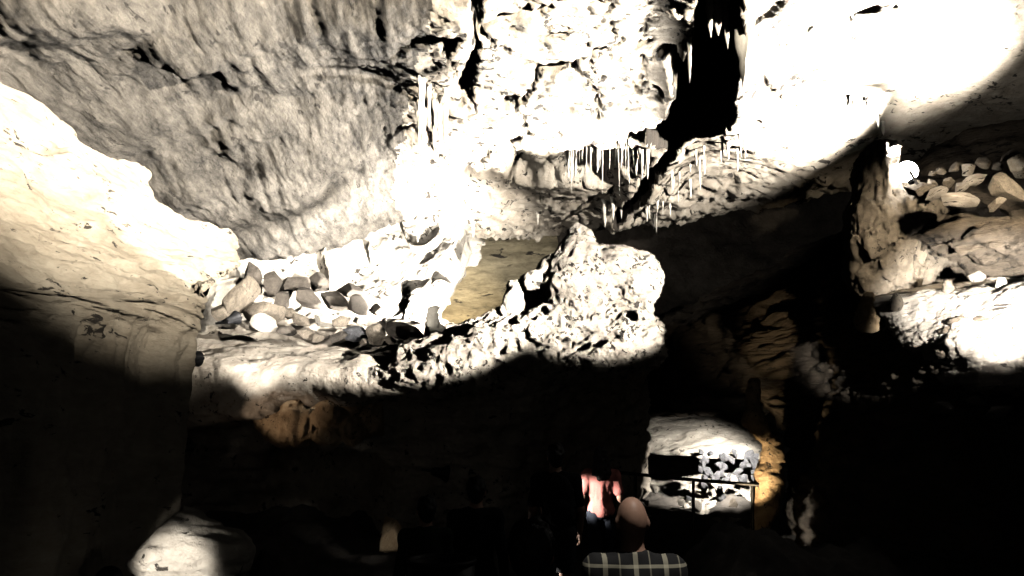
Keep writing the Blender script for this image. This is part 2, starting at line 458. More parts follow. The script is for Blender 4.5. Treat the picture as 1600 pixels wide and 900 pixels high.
# ------------------------------------------------------------------ floor
def make_floor():
    xs = np.concatenate([np.linspace(-9, -4, 20)[:-1], np.linspace(-4, 6, 220), np.linspace(6, 12, 15)[1:]])
    ys = np.concatenate([np.linspace(-5, 5, 30)[:-1], np.linspace(5, 17, 240), np.linspace(17, 24, 20)[1:]])
    X, Y = np.meshgrid(xs, ys, indexing='ij'); x = X.ravel(); y = Y.ravel()
    P = np.stack([x, y, x * 0], 1)
    z = path_z(y)
    cx = np.interp(y, [0, 4, 8, 10, 15, 20], [0, .2, .5, .7, .6, .5])
    off = np.abs(x - cx) - 1.0
    z = z + sstep(0, 1.5, off) * (.10 + .18 * fbm(P * 1.1, 4)) + .02 * fbm(P * 5, 3)
    # dark rocky bank right of the path in front of the grotto
    b = sstep(1.5, 2.3, x) * sstep(7.3, 8.3, y) * sstep(10.3, 9.3, y)
    z += b * (.72 - .25 * sstep(2.2, 3.4, x)) * (1 + .25 * fbm(P * 2.5, 4))
    o = mesh_np('cave_floor', np.stack([x, y, z], 1), grid_quads(len(xs), len(ys)), M_FLOOR)
    return tag(o, 'dark uneven cave floor with the visitor path', None, None, 'structure')
make_floor()

# ------------------------------------------------------------------ left wall
def d_left(P):
    s = P * np.array([.9, .35, 1.3])
    up = sstep(.9, 1.4, P[:, 2] + .12 * (9.2 - np.minimum(P[:, 1], 9.2)))
    d = .16 * fbm(P * .45 + 5, 3)
    d += up * (.07 * fbm(s * 2.2, 5) + .06 * ridged(s * np.array([2.5, 1.0, 4.5]), 5) + .03 * ridged(s * np.array([9, 4, 14]), 3))
    lowv = P * np.array([1.2, 1.2, .25])
    d += (1 - up) * (.22 * fbm(lowv * 1.0 + 11, 4) + .03 * fbm(P * 5, 4))
    # ragged pits strewn along the slope
    pit = perlin(P * np.array([2.0, 1.1, 3.0]) + 40); reg = perlin(P * np.array([.6, .3, 1.1]) + 8)
    d -= up * .14 * sstep(.30, .5, pit) * sstep(.05, .3, reg)
    return d
lw = []
rows = [(-2.6, -3.45, 8.75, 0), (-1.6, -3.5, 8.8, 0), (-.6, -3.5, 8.85, .3), (.3, -3.55, 8.9, .7), (.95, -3.6, 9.0, 1), (1.28, -3.42, 9.1, 1), (1.45, -3.40, 9.2, 1), (1.62, -3.58, 9.6, .9), (1.95, -3.9, 10.8, .6), (2.4, -4.2, 12.2, .3), (2.85, -4.5, 13.2, 0), (3.4, -4.75, 13.6, 0), (4.3, -5.2, 13.8, 0)]
for z, x, ye, wg in rows:
    def zz(y): return z + wg * .12 * (min(y, 9.2) - 9.2)
    r = [Vector((x + .1, -3, zz(0))), Vector((x, 1, zz(1))), Vector((x, 3.5, zz(3.5)))]
    for t in (.25, .5, .75, .93):
        y = 3.5 + (ye - 3.5) * t; r.append(Vector((x, y, zz(y))))
    r += [Vector((x - .12, ye, z)), Vector((x - .7, ye + .25, z)), Vector((x - 2.2, ye + .5, z))]
    lw.append(r)
o = sheet('cave_wall_left', lw, 300, 420, M_LEFT, d_left, flip=False)
tag(o, 'left cave wall, cream sloping rock above a dark lower face', None, None, 'structure')

# ------------------------------------------------------------------ rear wall of the rubble alcove
def d_rear(P):
    d = .25 * fbm(P * .6 + 2, 3) + .05 * fbm(P * 3, 4)
    low = sstep(2.6, 1.8, P[:, 2])
    d += low * (.18 * ridged(P * np.array([1.5, 1.5, 2.2]), 4) - .1)
    cr = np.abs(perlin(P * np.array([1.1, 1.1, .55]) + 77))
    d -= .22 * sstep(.05, .01, cr) * sstep(.0, .2, perlin(P * .7 + 21))
    return d
cols = [(330, 13.6), (420, 14.6), (520, 15.2), (610, 15.3), (668, 14.9), (688, 15.3), (690, 17)]
rw = []
for zz, lean in [(5.0, .8), (3.9, .5), (3.0, .2), (2.3, -.2), (1.7, -.5), (1.2, -.7), (.6, -.7)]:
    r = []
    jag = {5.0: 60, 3.9: 40, 3.0: 14, 2.3: -16, 1.7: -4, 1.2: 18, .6: 20}[zz]
    for px, Y in cols:
        p = W(px + (jag if px > 640 else 0), 450, Y); r.append(Vector((p.x, Y + lean, zz)))
    rw.append(r)
o = sheet('cave_wall_alcove', rw, 200, 260, M_WALL, d_rear, flip=True)
tag(o, 'white sloping rock wall behind the rubble pile', None, None, 'structure')

# far wall of the chamber
def d_far(P): return .5 * fbm(P * .3, 3) + .16 * fbm(P * np.array([.9, .9, 2.6]), 5) + .05 * ridged(P * np.array([2, 2, 6]), 3)
fw = [[Vector((x, Y, z)) for x, Y in ((-9, 19), (-6, 20), (-3, 20.5), (0, 20.5), (1.6, 20.3), (2.4, 20.2))] for z in (9, 6, 4, 2, 0, -3)]
fw2 = [[Vector((x, Y, z)) for x, Y in ((1.2, 20.6), (2.2, 19.6), (4, 19), (8, 18), (12, 15), (14, 8))] for z in (9, 6, 4, 2, 0, -3)]
o = sheet('cave_wall_chamber', fw2, 100, 220, M_DARK, d_far, flip=True)  # dark colour stands in for lack of light on this wall
tag(o, 'unlit rock wall of the chamber beyond the ceiling edge, shade put into its dark colour', None, None, 'structure')
o = sheet('cave_wall_far', fw, 160, 260, M_FAR, d_far, flip=True)
tag(o, 'far cave wall glowing yellow behind the formation', None, None, 'structure')

# ------------------------------------------------------------------ ledge bank across the middle
LB = {
 280: [(430,15.0),(530,13.0),(545,11.9),(560,11.3),(620,11.2),(668,11.5),(700,12.4),(800,12.9),(920,12.9)],
 380: [(465,15.0),(532,13.0),(548,11.7),(565,11.1),(620,10.9),(655,11.1),(672,12.4),(800,13.2),(920,13.2)],
 450: [(475,15.5),(535,13.0),(550,11.6),(568,11.0),(596,10.8),(640,11.4),(692,11.7),(702,13.0),(920,13.2)],
 550: [(480,15.9),(538,13.0),(552,11.5),(570,10.9),(604,10.7),(642,11.4),(694,11.7),(708,12.9),(920,13.0)],
 620: [(490,15.9),(540,12.8),(556,11.4),(580,10.8),(616,10.6),(650,11.4),(700,11.7),(770,12.0),(920,12.3)],
 700: [(500,15.0),(538,12.4),(560,11.1),(582,10.6),(616,10.5),(640,11.2),(700,11.6),(780,11.9),(920,12.2)],
 800: [(500,14.0),(530,12.2),(550,11.0),(570,10.6),(602,10.5),(625,11.1),(690,11.6),(770,12.0),(900,12.3)],
 900: [(500,13.2),(530,12.0),(548,11.0),(566,10.7),(590,10.6),(600,11.2),(650,12.2),(720,13.0),(830,13.4)],
 985: [(512,12.8),(530,11.9),(548,11.2),(562,10.9),(574,10.9),(590,11.5),(650,12.8),(720,13.6),(830,14.0)],
 1010: [(512,13.4),(530,12.8),(545,12.4),(560,12.2),(575,12.2),(592,12.8),(650,14.0),(720,14.6),(830,14.8)],
 1000: [(512,14.8),(530,14.8),(545,14.8),(560,14.8),(575,14.8),(592,15),(650,15.5),(720,16),(830,16)],
}
def d_ledge(P):
    d = .14 * fbm(P * .9 + 30, 3)
    below = sstep(.55, .1, P[:, 2])
    d += (.03 + .04 * sstep(-1.8, -.8, P[:, 0])) * fbm(P * 2.5, 5) + (1 - below) * (.012 + .03 * sstep(-1.8, -.8, P[:, 0])) * ridged(P * np.array([5, 5, 6]), 3)
    d += below * .07 * fbm(P * np.array([1.2, 1.2, 5.5]), 4)
    return d
keys = list(LB.keys())
lb = [[W(px, py, Y) for (py, Y) in LB[px]] for px in keys]
o = sheet('cave_ledge', lb, 420, 300, M_LEDGE, d_ledge, flip=False)
tag(o, 'white rock ledge with a ragged lip and dark undercut face', None, None, 'structure')

# ------------------------------------------------------------------ right wall with two terraces
def rwc(px, base, prof):
    return [W(px + dx, py, base + dy) for (py, dy, dx) in prof]
RWP = [(60,3,0),(235,2.2,0),(330,.4,0),(400,.2,0),(440,.8,0),(452,.1,0),(525,-.25,0),(620,-.35,0),(660,.1,0),(800,.0,0),(1100,-.3,0)]
def near_col(y):      # the wall carries on past the camera
    return [Vector((p.x + .1, y, p.z)) for p in rwc(1900, 5.6, RWP)]
RW = [
 near_col(-4), near_col(0), near_col(2.8),
 rwc(1900, 5.6, [(60,3,0),(235,2.2,0),(330,.4,0),(400,.2,0),(440,.8,0),(452,.1,0),(525,-.25,0),(620,-.35,0),(660,.1,0),(800,.0,0),(1100,-.3,0)]),
 rwc(1740, 6.6, [(60,3,0),(240,2.2,0),(335,.4,0),(400,.2,0),(432,.9,0),(446,.1,0),(525,-.3,0),(620,-.4,0),(655,.1,0),(780,.1,0),(1000,-.2,0)]),
 rwc(1600, 7.6, [(80,3,0),(250,2.2,0),(335,.4,0),(395,.2,0),(428,1.0,0),(445,.1,0),(525,-.3,0),(615,-.45,0),(645,.1,0),(760,.2,0),(960,-.1,0)]),
 rwc(1500, 8.3, [(110,3,20),(262,2.0,0),(330,.4,0),(395,.2,0),(440,1.0,0),(455,.0,0),(530,-.3,0),(606,-.4,10),(640,.15,0),(760,.3,0),(940,0,0)]),
 rwc(1420, 8.9, [(150,3,60),(280,1.8,10),(312,.4,0),(390,.2,0),(445,.9,0),(462,.0,0),(525,-.1,0),(590,-.0,10),(640,.2,0),(760,.3,-20),(920,0,-20)]),
 rwc(1352, 9.4, [(190,3,120),(295,1.6,20),(306,.5,0),(385,.2,0),(445,.7,0),(478,.0,0),(520,.2,0),(580,.5,10),(640,.5,0),(760,.3,-40),(900,0,-60)]),
 rwc(1330, 10.3, [(230,3,160),(310,1.6,30),(325,.7,0),(400,.4,0),(450,.6,0),(490,.2,0),(525,.4,0),(580,.6,0),(640,.6,-20),(760,.3,-70),(900,0,-90)]),
 rwc(1250, 11.8, [(330,3,100),(400,1.4,30),(425,.6,0),(440,.4,0),(465,.5,0),(500,.2,0),(540,.2,0),(590,.3,0),(640,.3,-20),(720,.2,-20),(880,-.3,-20)]),
 rwc(1120, 13.2, [(420,3,60),(460,1.4,20),(480,.6,0),(495,.2,0),(510,.2,0),(535,.0,0),(560,.0,0),(590,.0,0),(628,-.1,0),(650,.5,70),(640,3,100)]),
 rwc(1000, 15.0, [(480,3,40),(505,1.4,20),(520,.6,0),(535,.2,0),(550,.2,0),(570,.0,0),(590,.0,0),(610,.0,0),(640,-.1,0),(655,.5,60),(645,3,100)]),
 rwc(950, 19.0, [(500,3,0),(515,1.4,0),(525,.6,0),(540,.2,0),(555,.2,0),(570,.0,0),(590,.0,0),(610,.0,0),(640,0,0),(655,.5,0),(645,3,0)]),
]
def d_right(P):
    s = P @ np.array([[.97, 0, .22], [0, 1, 0], [-.22, 0, .97]]).T * np.array([.8, .8, 2.6])
    d = .16 * fbm(P * .6 + 13, 3) + .09 * ridged(s * 1.5, 4) + .03 * fbm(P * 6, 4)
    return d
# ctrl is column-major here: RW[i] = profile of column i
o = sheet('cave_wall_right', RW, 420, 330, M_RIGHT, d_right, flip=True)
tag(o, 'right cave wall, dark layered rock stepping up in terraces', None, None, 'structure')

# pale flowstone skin on the lower terrace
def d_flow(P):
    s = P @ np.array([[.97, 0, .22], [0, 1, 0], [-.22, 0, .97]]).T * np.array([.5, .5, 3.2])
    return .06 * fbm(P * 1.0, 3) + .028 * ridged(s * 2.0, 4) + .012 * fbm(P * 8, 3)
FLW = [
 rwc(1800, 6.1, [(430,.7,0),(444,-.1,0),(480,-.35,0),(525,-.55,0),(580,-.65,0),(622,-.6,0),(630,.2,0)]),
 rwc(1600, 7.6, [(428,.7,0),(443,-.1,0),(480,-.35,0),(525,-.55,0),(580,-.68,0),(616,-.62,0),(626,.2,0)]),
 rwc(1500, 8.3, [(438,.7,0),(452,-.15,0),(485,-.35,0),(530,-.55,0),(575,-.65,10),(610,-.6,10),(622,.2,10)]),
 rwc(1420, 8.9, [(444,.6,0),(459,-.15,0),(485,-.25,5),(525,-.35,15),(560,-.35,30),(592,-.2,40),(600,.3,40)]),
 rwc(1365, 9.3, [(448,.6,0),(470,-.1,0),(485,-.12,5),(510,-.1,20),(535,-.02,40),(560,.1,60),(570,.4,60)]),
 rwc(1348, 9.7, [(450,.6,0),(474,.3,0),(486,.3,5),(505,.3,20),(525,.35,40),(545,.4,60),(560,.6,60)]),
]
o = sheet('flowstone_terrace', FLW, 300, 200, M_FLOW, d_flow, flip=True)
tag(o, 'brightly lit white rippled flowstone terrace on the right wall', 'flowstone')

# ------------------------------------------------------------------ boulders
def boulder_mesh(seed, sx=1, sy=1, sz=1, sub=4, cuts=24, rough=.05):
    rr = np.random.RandomState(seed)
    bm = bmesh.new(); bmesh.ops.create_icosphere(bm, subdivisions=sub, radius=1)
    P = np.array([v.co[:] for v in bm.verts])
    for k in range(cuts):
        n = rr.normal(size=3); n /= np.linalg.norm(n); dd = rr.uniform(.42, .8)
        t = P @ n - dd
        P -= np.outer(np.clip(t, 0, None), n)
    P = P * (1 + rough * fbm(P * 1.3 + seed * 3.1, 4))[:, None]
    P *= np.array([sx, sy, sz])
    for v, p in zip(bm.verts, P): v.co = p
    me = bpy.data.meshes.new('boulder'); bm.to_mesh(me); bm.free()
    for p in me.polygons: p.use_smooth = True
    me.set_sharp_from_angle(angle=R(28))
    return me
BM = []
for k in range(8):
    me = boulder_mesh(100 + k, 1, random.uniform(.75, 1.1), random.uniform(.65, .95))
    me.materials.append(M_BOULD); BM.append(me)
def boulder(px, py, Y, wpx, hpx, label, group=None, k=0, rot=(0, 0, 0), mat=None, name='boulder', dep=None):
    c = W(px, py, Y); s = Y / F
    me = BM[k % len(BM)]
    if mat is not None:
        me = me.copy(); me.materials[0] = mat
    o = bpy.data.objects.new(name, me); COL.objects.link(o)
    o.location = c; o.rotation_euler = rot
    o.scale = (wpx * s * .62, dep or (wpx + hpx) * .5 * s * .6, hpx * s * .68)
    return tag(o, label, 'boulder', group)

# ------------------------------------------------------------------ render stage 2 is appended below
# ------------------------------------------------------------------ central stalagmite formation
YF = 10.55; S = YF / F
def wf(px, py, d=0.0): return np.array(W(px, py, YF + d))
def make_formation():
    lo = wf(520, 650, 0); hi = wf(1075, 320, 0)
    lo[1] = YF - .75; hi[1] = YF + 1.3
    s = SDF(lo, hi, .022)
    def cap(a, b, r0, r1, k=.05): s.cap(wf(*a), wf(*b), r0 * S, r1 * S, k)
    def ell(a, rx, ry, rd, k=.05): s.ell(wf(*a), (rx * S, rd, ry * S), k)
    cap((907, 366, 0), (905, 436, .05), 15, 52, .03)                 # pointed stalagmite
    cap((895, 400, -.02), (880, 440, 0), 18, 26)
    cap((862, 417, .0), (832, 440, .0), 11, 8, .03)                  # left shoulder hook
    cap((890, 420, .0), (862, 417, .0), 18, 11, .03)
    ell((965, 418, .1), 46, 30, .32, .03); ell((995, 437, .1), 38, 42, .34, .03)   # right block
    cap((940, 395, .05), (1005, 412, .1), 10, 14)
    ell((985, 520, 0), 52, 38, .38, .03); ell((1000, 542, 0), 36, 38, .36, .03); ell((955, 555, -.02), 40, 24, .36)
    ell((925, 500, 0), 50, 48, .34); ell((905, 460, .05), 44, 44, .32)
    ell((1003, 480, .15), 14, 40, .2)
    cap((545, 590, .2), (620, 588, .12), 8, 15); cap((620, 588, .12), (690, 574, .05), 15, 26)
    cap((690, 572, .05), (760, 540, .02), 26, 30); cap((760, 540, .02), (840, 525, 0), 34, 34); cap((840, 525, 0), (905, 500, 0), 34, 40)
    cap((730, 520, .25), (800, 500, .2), 16, 20); cap((640, 560, .3), (730, 525, .3), 22, 18)
    cap((803, 449, .1), (800, 492, .12), 8, 14, .02)                 # small finger stalagmite
    ell((850, 475, .75), 60, 42, .25)
    ell((860, 565, .15), 80, 30, .4); ell((930, 570, .1), 60, 22, .4)
    ell((720, 590, .1), 80, 24, .3)
    s.sub_ell(wf(972, 476, -.32), (24 * S, .30, 13 * S)); s.sub_ell(wf(985, 492, -.30), (14 * S, .25, 12 * S))
    s.sub_ell(wf(880, 545, -.42), (40 * S, .12, 10 * S))
    def wr(P):
        top = sstep(2.0, 1.5, P[:, 2]) * .45 + .55
        lump = top * (np.abs(perlin(P * 5.5)) * .10 + np.abs(perlin(P * 13 + 5)) * .065 + np.abs(perlin(P * 26 + 5)) * .02)
        st = P * np.array([2, 2, 9])
        return -.06 * fbm(P * 1.6, 3) + lump - .055 + .03 * ridged(st, 2) * sstep(.8, 1.0, P[:, 0]) * .8 - .02
    s.warp(wr, .3)
    o = s.mesh('stalagmite_formation', M_FORM)
    return tag(o, 'knobbly white rock formation with a pointed stalagmite on the end of the ledge', 'rock formation')
make_formation()

# brown flowstone curtain under the ledge
def make_curtain():
    Y0 = 11.35; k = Y0 / F
    s = SDF(np.array(W(395, 720, Y0)) - (0, .6, 0), np.array(W(600, 580, Y0)) + (0, .9, 0), .022)
    for px, py, rx, ry, d in [(450,616,34,30,0),(415,625,26,22,.05),(455,664,40,34,.02),(425,655,26,18,.1),(517,652,25,19,-.02),(516,680,19,15,0),(518,622,26,24,.0),(553,622,22,26,.02),(548,668,20,24,.05),(585,640,26,40,.15),(478,606,40,18,.1)]:
        c = np.array(W(px, py, Y0 + d)); s.ell(c, (rx * k, .26, ry * k), .02)
    s.warp(lambda P: -.04 * fbm(P * 2, 3) - .03 * ridged(P * np.array([7, 7, 2]), 2), .2)
    o = s.mesh('flowstone_curtain', M_TAN)
    return tag(o, 'brown lobed flowstone curtain hanging under the white ledge', 'flowstone')
make_curtain()

# dripstone column at the grotto
def make_column():
    Y0 = 11.0; k = Y0 / F
    s = SDF(np.array(W(1080, 960, Y0)) - (0, .5, .3), np.array(W(1260, 585, Y0)) + (0, .7, .1), .02)
    pts = [(1178,600,10),(1176,630,12),(1178,655,20),(1190,678,13),(1204,690,12),(1208,712,18),(1202,750,24),(1196,790,22),(1188,820,15),(1182,850,9),(1180,900,9),(1180,950,14)]
    for a, b in zip(pts[:-1], pts[1:]):
        s.cap(W(a[0], a[1], Y0), W(b[0], b[1], Y0), a[2] * k * .85, b[2] * k * .85, .03)
    s.cap(W(1205, 695, Y0), W(1218, 697, Y0), 7 * k, 6 * k, .02)
    s.warp(lambda P: -.03 * fbm(P * 5, 4) + .03 * np.abs(perlin(P * np.array([8, 8, 16]))) - .02, .15)
    o = s.mesh('dripstone_column', M_TAN)
    return tag(o, 'slender tan dripstone column with a knob, lit beside the grotto', 'column')
make_column()

# ------------------------------------------------------------------ stalagmites
def lump(name, px, py0, py1, Y, rpx0, rpx1, label, cat='stalagmite', mat=None, group=None, lean=0, seed=1, dY=0):
    a = np.array(W(px, py0, Y)); b = np.array(W(px + lean, py1, Y + dY)); k = Y / F
    r = max(rpx0, rpx1) * k
    s = SDF(np.minimum(a, b) - r - .1, np.maximum(a, b) + r + .1, max(.012, r / 14))
    s.cap(a, b, rpx0 * k, rpx1 * k, .02)
    m = (a + b) / 2
    if py1 - py0 < 60: s.ell(m + (b - a) * .12 + np.array((rpx1 * k * .3, 0, 0)), (rpx1 * k * .9,) * 3, .03)
    s.warp(lambda P: -.12 * r * fbm(P * 1.2 / r + seed, 3) - .06 * r * ridged(P / r * np.array([1.5, 1.5, .7]) + seed, 2), r)
    return tag(s.mesh(name, mat or M_BOULD), label, cat, group)
def make_ledge_end():
    Y0 = 9.35; k = Y0 / F
    s = SDF(np.array(W(1290, 490, Y0)) - (0, .7, 0), np.array(W(1500, 215, Y0)) + (0, 1.0, 0), .022)
    for px, py, rx, ry, d in [(1372,250,15,20,0),(1368,285,24,34,.02),(1364,330,30,40,.05),(1358,375,30,42,.1),(1362,420,36,40,.25),(1400,345,50,38,.1),(1440,360,60,40,.25),(1400,400,50,40,.25),(1392,300,26,22,.15),(1420,330,44,26,.0),(1455,385,60,34,.15),(1400,432,50,26,.3)]:
        s.ell(np.array(W(px, py, Y0 + d)), (rx * k, .34, ry * k), .04)
    s.warp(lambda P: -.05 * fbm(P * 2.2, 4) - .05 * ridged(P * np.array([5, 5, 1.8]) + 3, 3) + .03 * np.abs(perlin(P * 14)), .2)
    tag(s.mesh('stalagmite', M_BOULD), 'tall pointed rugged stalagmite forming the end of the boulder ledge, next to the glaring floodlight', 'stalagmite')
make_ledge_end()
lump('stalagmite', 1357, 464, 500, 9.15, 8, 22, 'small pointed tan stalagmite at the tip of the flowstone terrace', mat=M_TAN, seed=5, dY=.3)
lump('stalagmite', 1481, 443, 462, 8.4, 6, 9, 'little pale stub stalagmite standing beside the arched rock on the flowstone', seed=8)
lump('stalagmite', 1565, 440, 458, 7.9, 7, 9, 'white round-topped stub stalagmite past the arched rock on the flowstone', seed=11, mat=M_STRAW)
lump('stalagmite', 1400, 462, 478, 8.75, 5, 9, 'low brown nub stalagmite near the tip of the flowstone terrace', seed=14)
lump('stalagmite', 678, 488, 545, 13.2, 10, 18, 'stubby white pillar stalagmite where the rubble alcove meets the far wall', mat=M_STRAW, seed=17)

# ------------------------------------------------------------------ boulders
G1 = 'rubble boulders heaped in the alcove above the ledge'
J = 'rounded grey rubble boulder heaped on the floor of the alcove'
boulder(372, 470, 12.6, 58, 95, 'upright dark boulder leaning at the left end of the rubble heap', G1, 0, (0, .2, .4))
boulder(420, 492, 12.7, 80, 55, 'broad slanting tan boulder with a pale face in the rubble heap', G1, 1, (0, -.35, .2))
boulder(408, 505, 12.3, 62, 36, 'white-faced boulder tucked under the broad slanting one', G1, 2, (.2, 0, 1), M_WALL)
boulder(505, 500, 12.8, 42, 40, 'rounded pale boulder standing in the middle of the rubble heap', G1, 3, (0, .5, .3), M_WALL)
boulder(556, 522, 12.5, 60, 44, 'dark grey smooth boulder beside the wedge-shaped one', G1, 4, (.1, .1, .3), M_GREY)
boulder(590, 520, 12.4, 40, 44, 'wedge-shaped grey boulder leaning on the dark smooth one', G1, 5, (0, .5, .9), M_BOULD)
boulder(628, 517, 12.9, 78, 36, 'long flat black boulder next to the white pillar', G1, 6, (0, .1, .1), M_DARK)
for i, (px, py, Y, a, b) in enumerate([(450,490,13.1,34,30),(470,500,12.7,46,30),(447,516,12.3,36,26),(480,522,12.2,40,28),(500,528,12.1,34,22),(530,505,12.9,36,28),(525,528,12.0,40,22),(610,532,12.0,36,18),(640,535,12.0,34,16),(570,535,11.9,34,16),(440,470,13.6,50,40),(480,465,13.9,60,40),(525,470,14.0,60,44),(560,480,13.6,54,40),(455,445,14.2,60,40),(500,440,14.4,54,36),(545,455,14.4,60,36),(590,485,13.7,50,30),(425,440,13.9,50,50),(395,430,13.6,40,40),(345,490,12.4,40,44)]):
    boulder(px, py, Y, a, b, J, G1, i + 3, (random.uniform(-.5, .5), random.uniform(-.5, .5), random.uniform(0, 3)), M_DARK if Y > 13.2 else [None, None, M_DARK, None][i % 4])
G2 = 'rounded boulders piled on the upper right ledge'
boulder(1568, 292, 7.9, 72, 58, 'large smooth oval boulder overhanging the upper right ledge', G2, 2, (0, .55, .3))
boulder(1596, 262, 8.2, 50, 60, 'tall white boulder behind the large oval one on the ledge', G2, 1, (0, -.3, 0), M_WALL)
boulder(1500, 312, 8.1, 92, 46, 'broad flat-bottomed boulder bulging from the ledge front', G2, 4, (0, .15, 0), M_FLOW)
boulder(1537, 257, 8.9, 40, 30, 'round tan boulder on top of the pile on the ledge', G2, 0, (.3, 0, 1))
boulder(1580, 243, 9.0, 40, 30, 'tilted brown slab boulder topping the ledge pile', G2, 5, (0, -.6, .4))
boulder(1440, 296, 8.8, 62, 30, 'flat grey slab boulder in front of the glaring floodlight', G2, 6, (0, -.2, .2))
JJ = 'small rounded boulder in the pile on the upper right ledge'
for i, (px, py, Y, a, b) in enumerate([(1494,263,9.1,34,22),(1512,268,9.0,34,18),(1470,268,9.2,20,16),(1456,272,9.2,18,14),(1524,282,8.6,50,26),(1482,284,8.8,34,22),(1458,288,8.9,24,16),(1505,292,8.5,40,24),(1560,262,8.7,26,22),(1554,322,7.7,40,26),(1465,300,8.6,40,18)]):
    boulder(px, py, Y, a, b, JJ, G2, i, (random.uniform(-.4, .4), random.uniform(-.4, .4), random.uniform(0, 3)), [None, M_FLOW, None][i % 3])
boulder(1526, 433, 8.3, 34, 30, 'arched pale rock with a dark hollow on the flowstone terrace', None, 3, (0, .3, .3), M_WALL)
for i, (px, py, Y, a, b) in enumerate([(1520,628,7.6,44,26),(1590,618,7.1,26,20),(1475,640,7.9,46,28),(1560,645,7.2,60,34)]):
    boulder(px, py, Y, a, b, 'dark rounded rock below the edge of the white flowstone', 'dark rocks below the flowstone', i, (.2 * i, .3, i), M_DARK)
# rocks at the foot of the left wall
def make_pale_rock():
    Y0 = 7.2; k = Y0 / F
    s = SDF(np.array(W(180, 1010, Y0)) - (0, .5, .1), np.array(W(400, 780, Y0)) + (0, .9, .1), .02)
    for px, py, rx, ry, d in [(275,838,44,40,.1),(300,860,70,44,.05),(250,868,44,34,.0),(350,868,40,40,.1),(300,905,70,50,.1),(300,960,80,60,.15)]:
        s.ell(np.array(W(px, py, Y0 + d)), (rx * k, .32, ry * k), .03)
    ap, rt, lf_ = W(277, 806, Y0), W(385, 852, Y0), W(212, 866, Y0)
    for e in (rt, lf_):      # wedge: two flat faces falling from the crest
        k2 = (ap.z - e.z) / (ap.x - e.x)
        s.clip(lambda X, Y_, Z, k2=k2: (Z - (ap.z + k2 * (X - ap.x)) - .25 * (Y_ - Y0)) / math.hypot(1, k2))
    s.warp(lambda P: -.03 * fbm(P * 2, 4) - .02 * ridged(P * np.array([3, 3, 10]), 3), .2)
    tag(s.mesh('pale_rock', M_WALL), 'brightly lit pale layered rock at the foot of the dark left wall', 'boulder')
make_pale_rock()
boulder(432, 895, 7.6, 96, 130, 'dark rounded rock beside the pale lit rock at the wall foot', None, 5, (0, .1, .3), M_DARK)
boulder(610, 838, 10.4, 46, 66, 'half lit tan rock glimpsed behind the dark visitors', None, 6, (0, .3, .3), M_TAN)

# ------------------------------------------------------------------ grotto beyond the railing
GR_ROWS = [(600,17.5),(640,16.5),(662,15.4),(690,14.5),(712,14.1),(722,14.8),(755,14.4),(790,13.7),(830,12.9),(870,12.2),(930,11.4)]
gr = [[W(px, py + dy, Y + dY) for px, dy, dY in ((880,-6,3),(960,-4,1.6),(1040,0,.5),(1110,4,-.1),(1180,8,0),(1250,10,.3),(1330,10,.6))] for py, Y in GR_ROWS]
def d_gr(P): return .06 * fbm(P * 1.2, 3) + .04 * ridged(P * np.array([1, 1, 4]), 3) + sstep(-.75, -.95, P[:, 2]) * .05 * ridged(P * 5, 3)
o = sheet('grotto_bank', gr, 220, 220, M_WALL, d_gr, flip=True)
tag(o, 'lit rocky bank of the small grotto beyond the railing', None, None, 'structure')
GS = 'loose stones in the lit grotto'
rs = random.Random(5)
for i in range(46):
    px = rs.uniform(1095, 1185); t = rs.random()
    py = 704 + (px - 1095) * .03 + t * 44; Y = 14.0 - t * .25
    a = rs.uniform(10, 22)
    boulder(px, py, Y, a, a * .8, 'small grey stone in the rubble band under the bright shelf', GS, i, (i, i * .7, i * 1.3), M_GREY, 'stone')
for i in range(34):
    px = rs.uniform(985, 1180); py = rs.uniform(760, 845)
    Y = 14.3 - (py - 755) / 90 * 1.55
    a = rs.uniform(12, 30)
    boulder(px, py, Y, a, a * .7, 'pale stone strewn on the grotto floor behind the railing', GS, i, (i, i * .7, i * 1.3), [M_WALL, M_GREY, M_BOULD][i % 3], 'stone')

# ------------------------------------------------------------------ stalactites (parts of the ceiling)
ST = []
for k in range(7):
    n = 9; t = np.linspace(0, 1, n)
    rr = np.random.RandomState(k)
    rad = (1 - t) ** (.55 if k < 4 else .9) * (1 + .12 * rr.normal(size=n)); rad[-1] = .05
    path = np.stack([.15 * np.cumsum(rr.normal(size=n)) * .15, .15 * np.cumsum(rr.normal(size=n)) * .15, -t], 1) * np.array([.25, .25, 1])
    V, Q = tube_np(path, rad * 1.0, 8, .05, k)
    # radius is scaled separately: keep unit radius in xy
    me_o = mesh_np('stalactite', V, Q, M_STRAW)
    me = me_o.data; bpy.data.objects.remove(me_o); ST.append(me)
rs = random.Random(11)
def stalactite(px, py, L, r, k=None, dz=0.0, zc=ZC):
    x, y = C(px, py, zc)
    z = ceil_z(x, y)
    if z > zc + .8: z = zc + .05
    o = bpy.data.objects.new('stalactite', ST[rs.randrange(7) if k is None else k]); COL.objects.link(o)
    o.location = (x, y, z + .06 + dz); o.scale = (r, r, L + .06); o.rotation_euler = (rs.uniform(-.03, .03), rs.uniform(-.03, .03), rs.uniform(0, 6))
    o.parent = ceiling
for i in range(78):      # white soda-straw fringe
    px = rs.uniform(882, 1012); py = rs.uniform(228, 250)
    stalactite(px, py, rs.uniform(.2, .75) * (1.0 if px < 985 else .7), rs.uniform(.008, .02) if rs.random() < .75 else rs.uniform(.03, .05))
for i in range(26):      # shorter fringe on both sides of the fissure
    px = rs.uniform(1000, 1170); py = 322 - (px - 1000) * .75 + rs.uniform(-12, 28)
    stalactite(px, py, rs.uniform(.12, .4), rs.uniform(.014, .035))
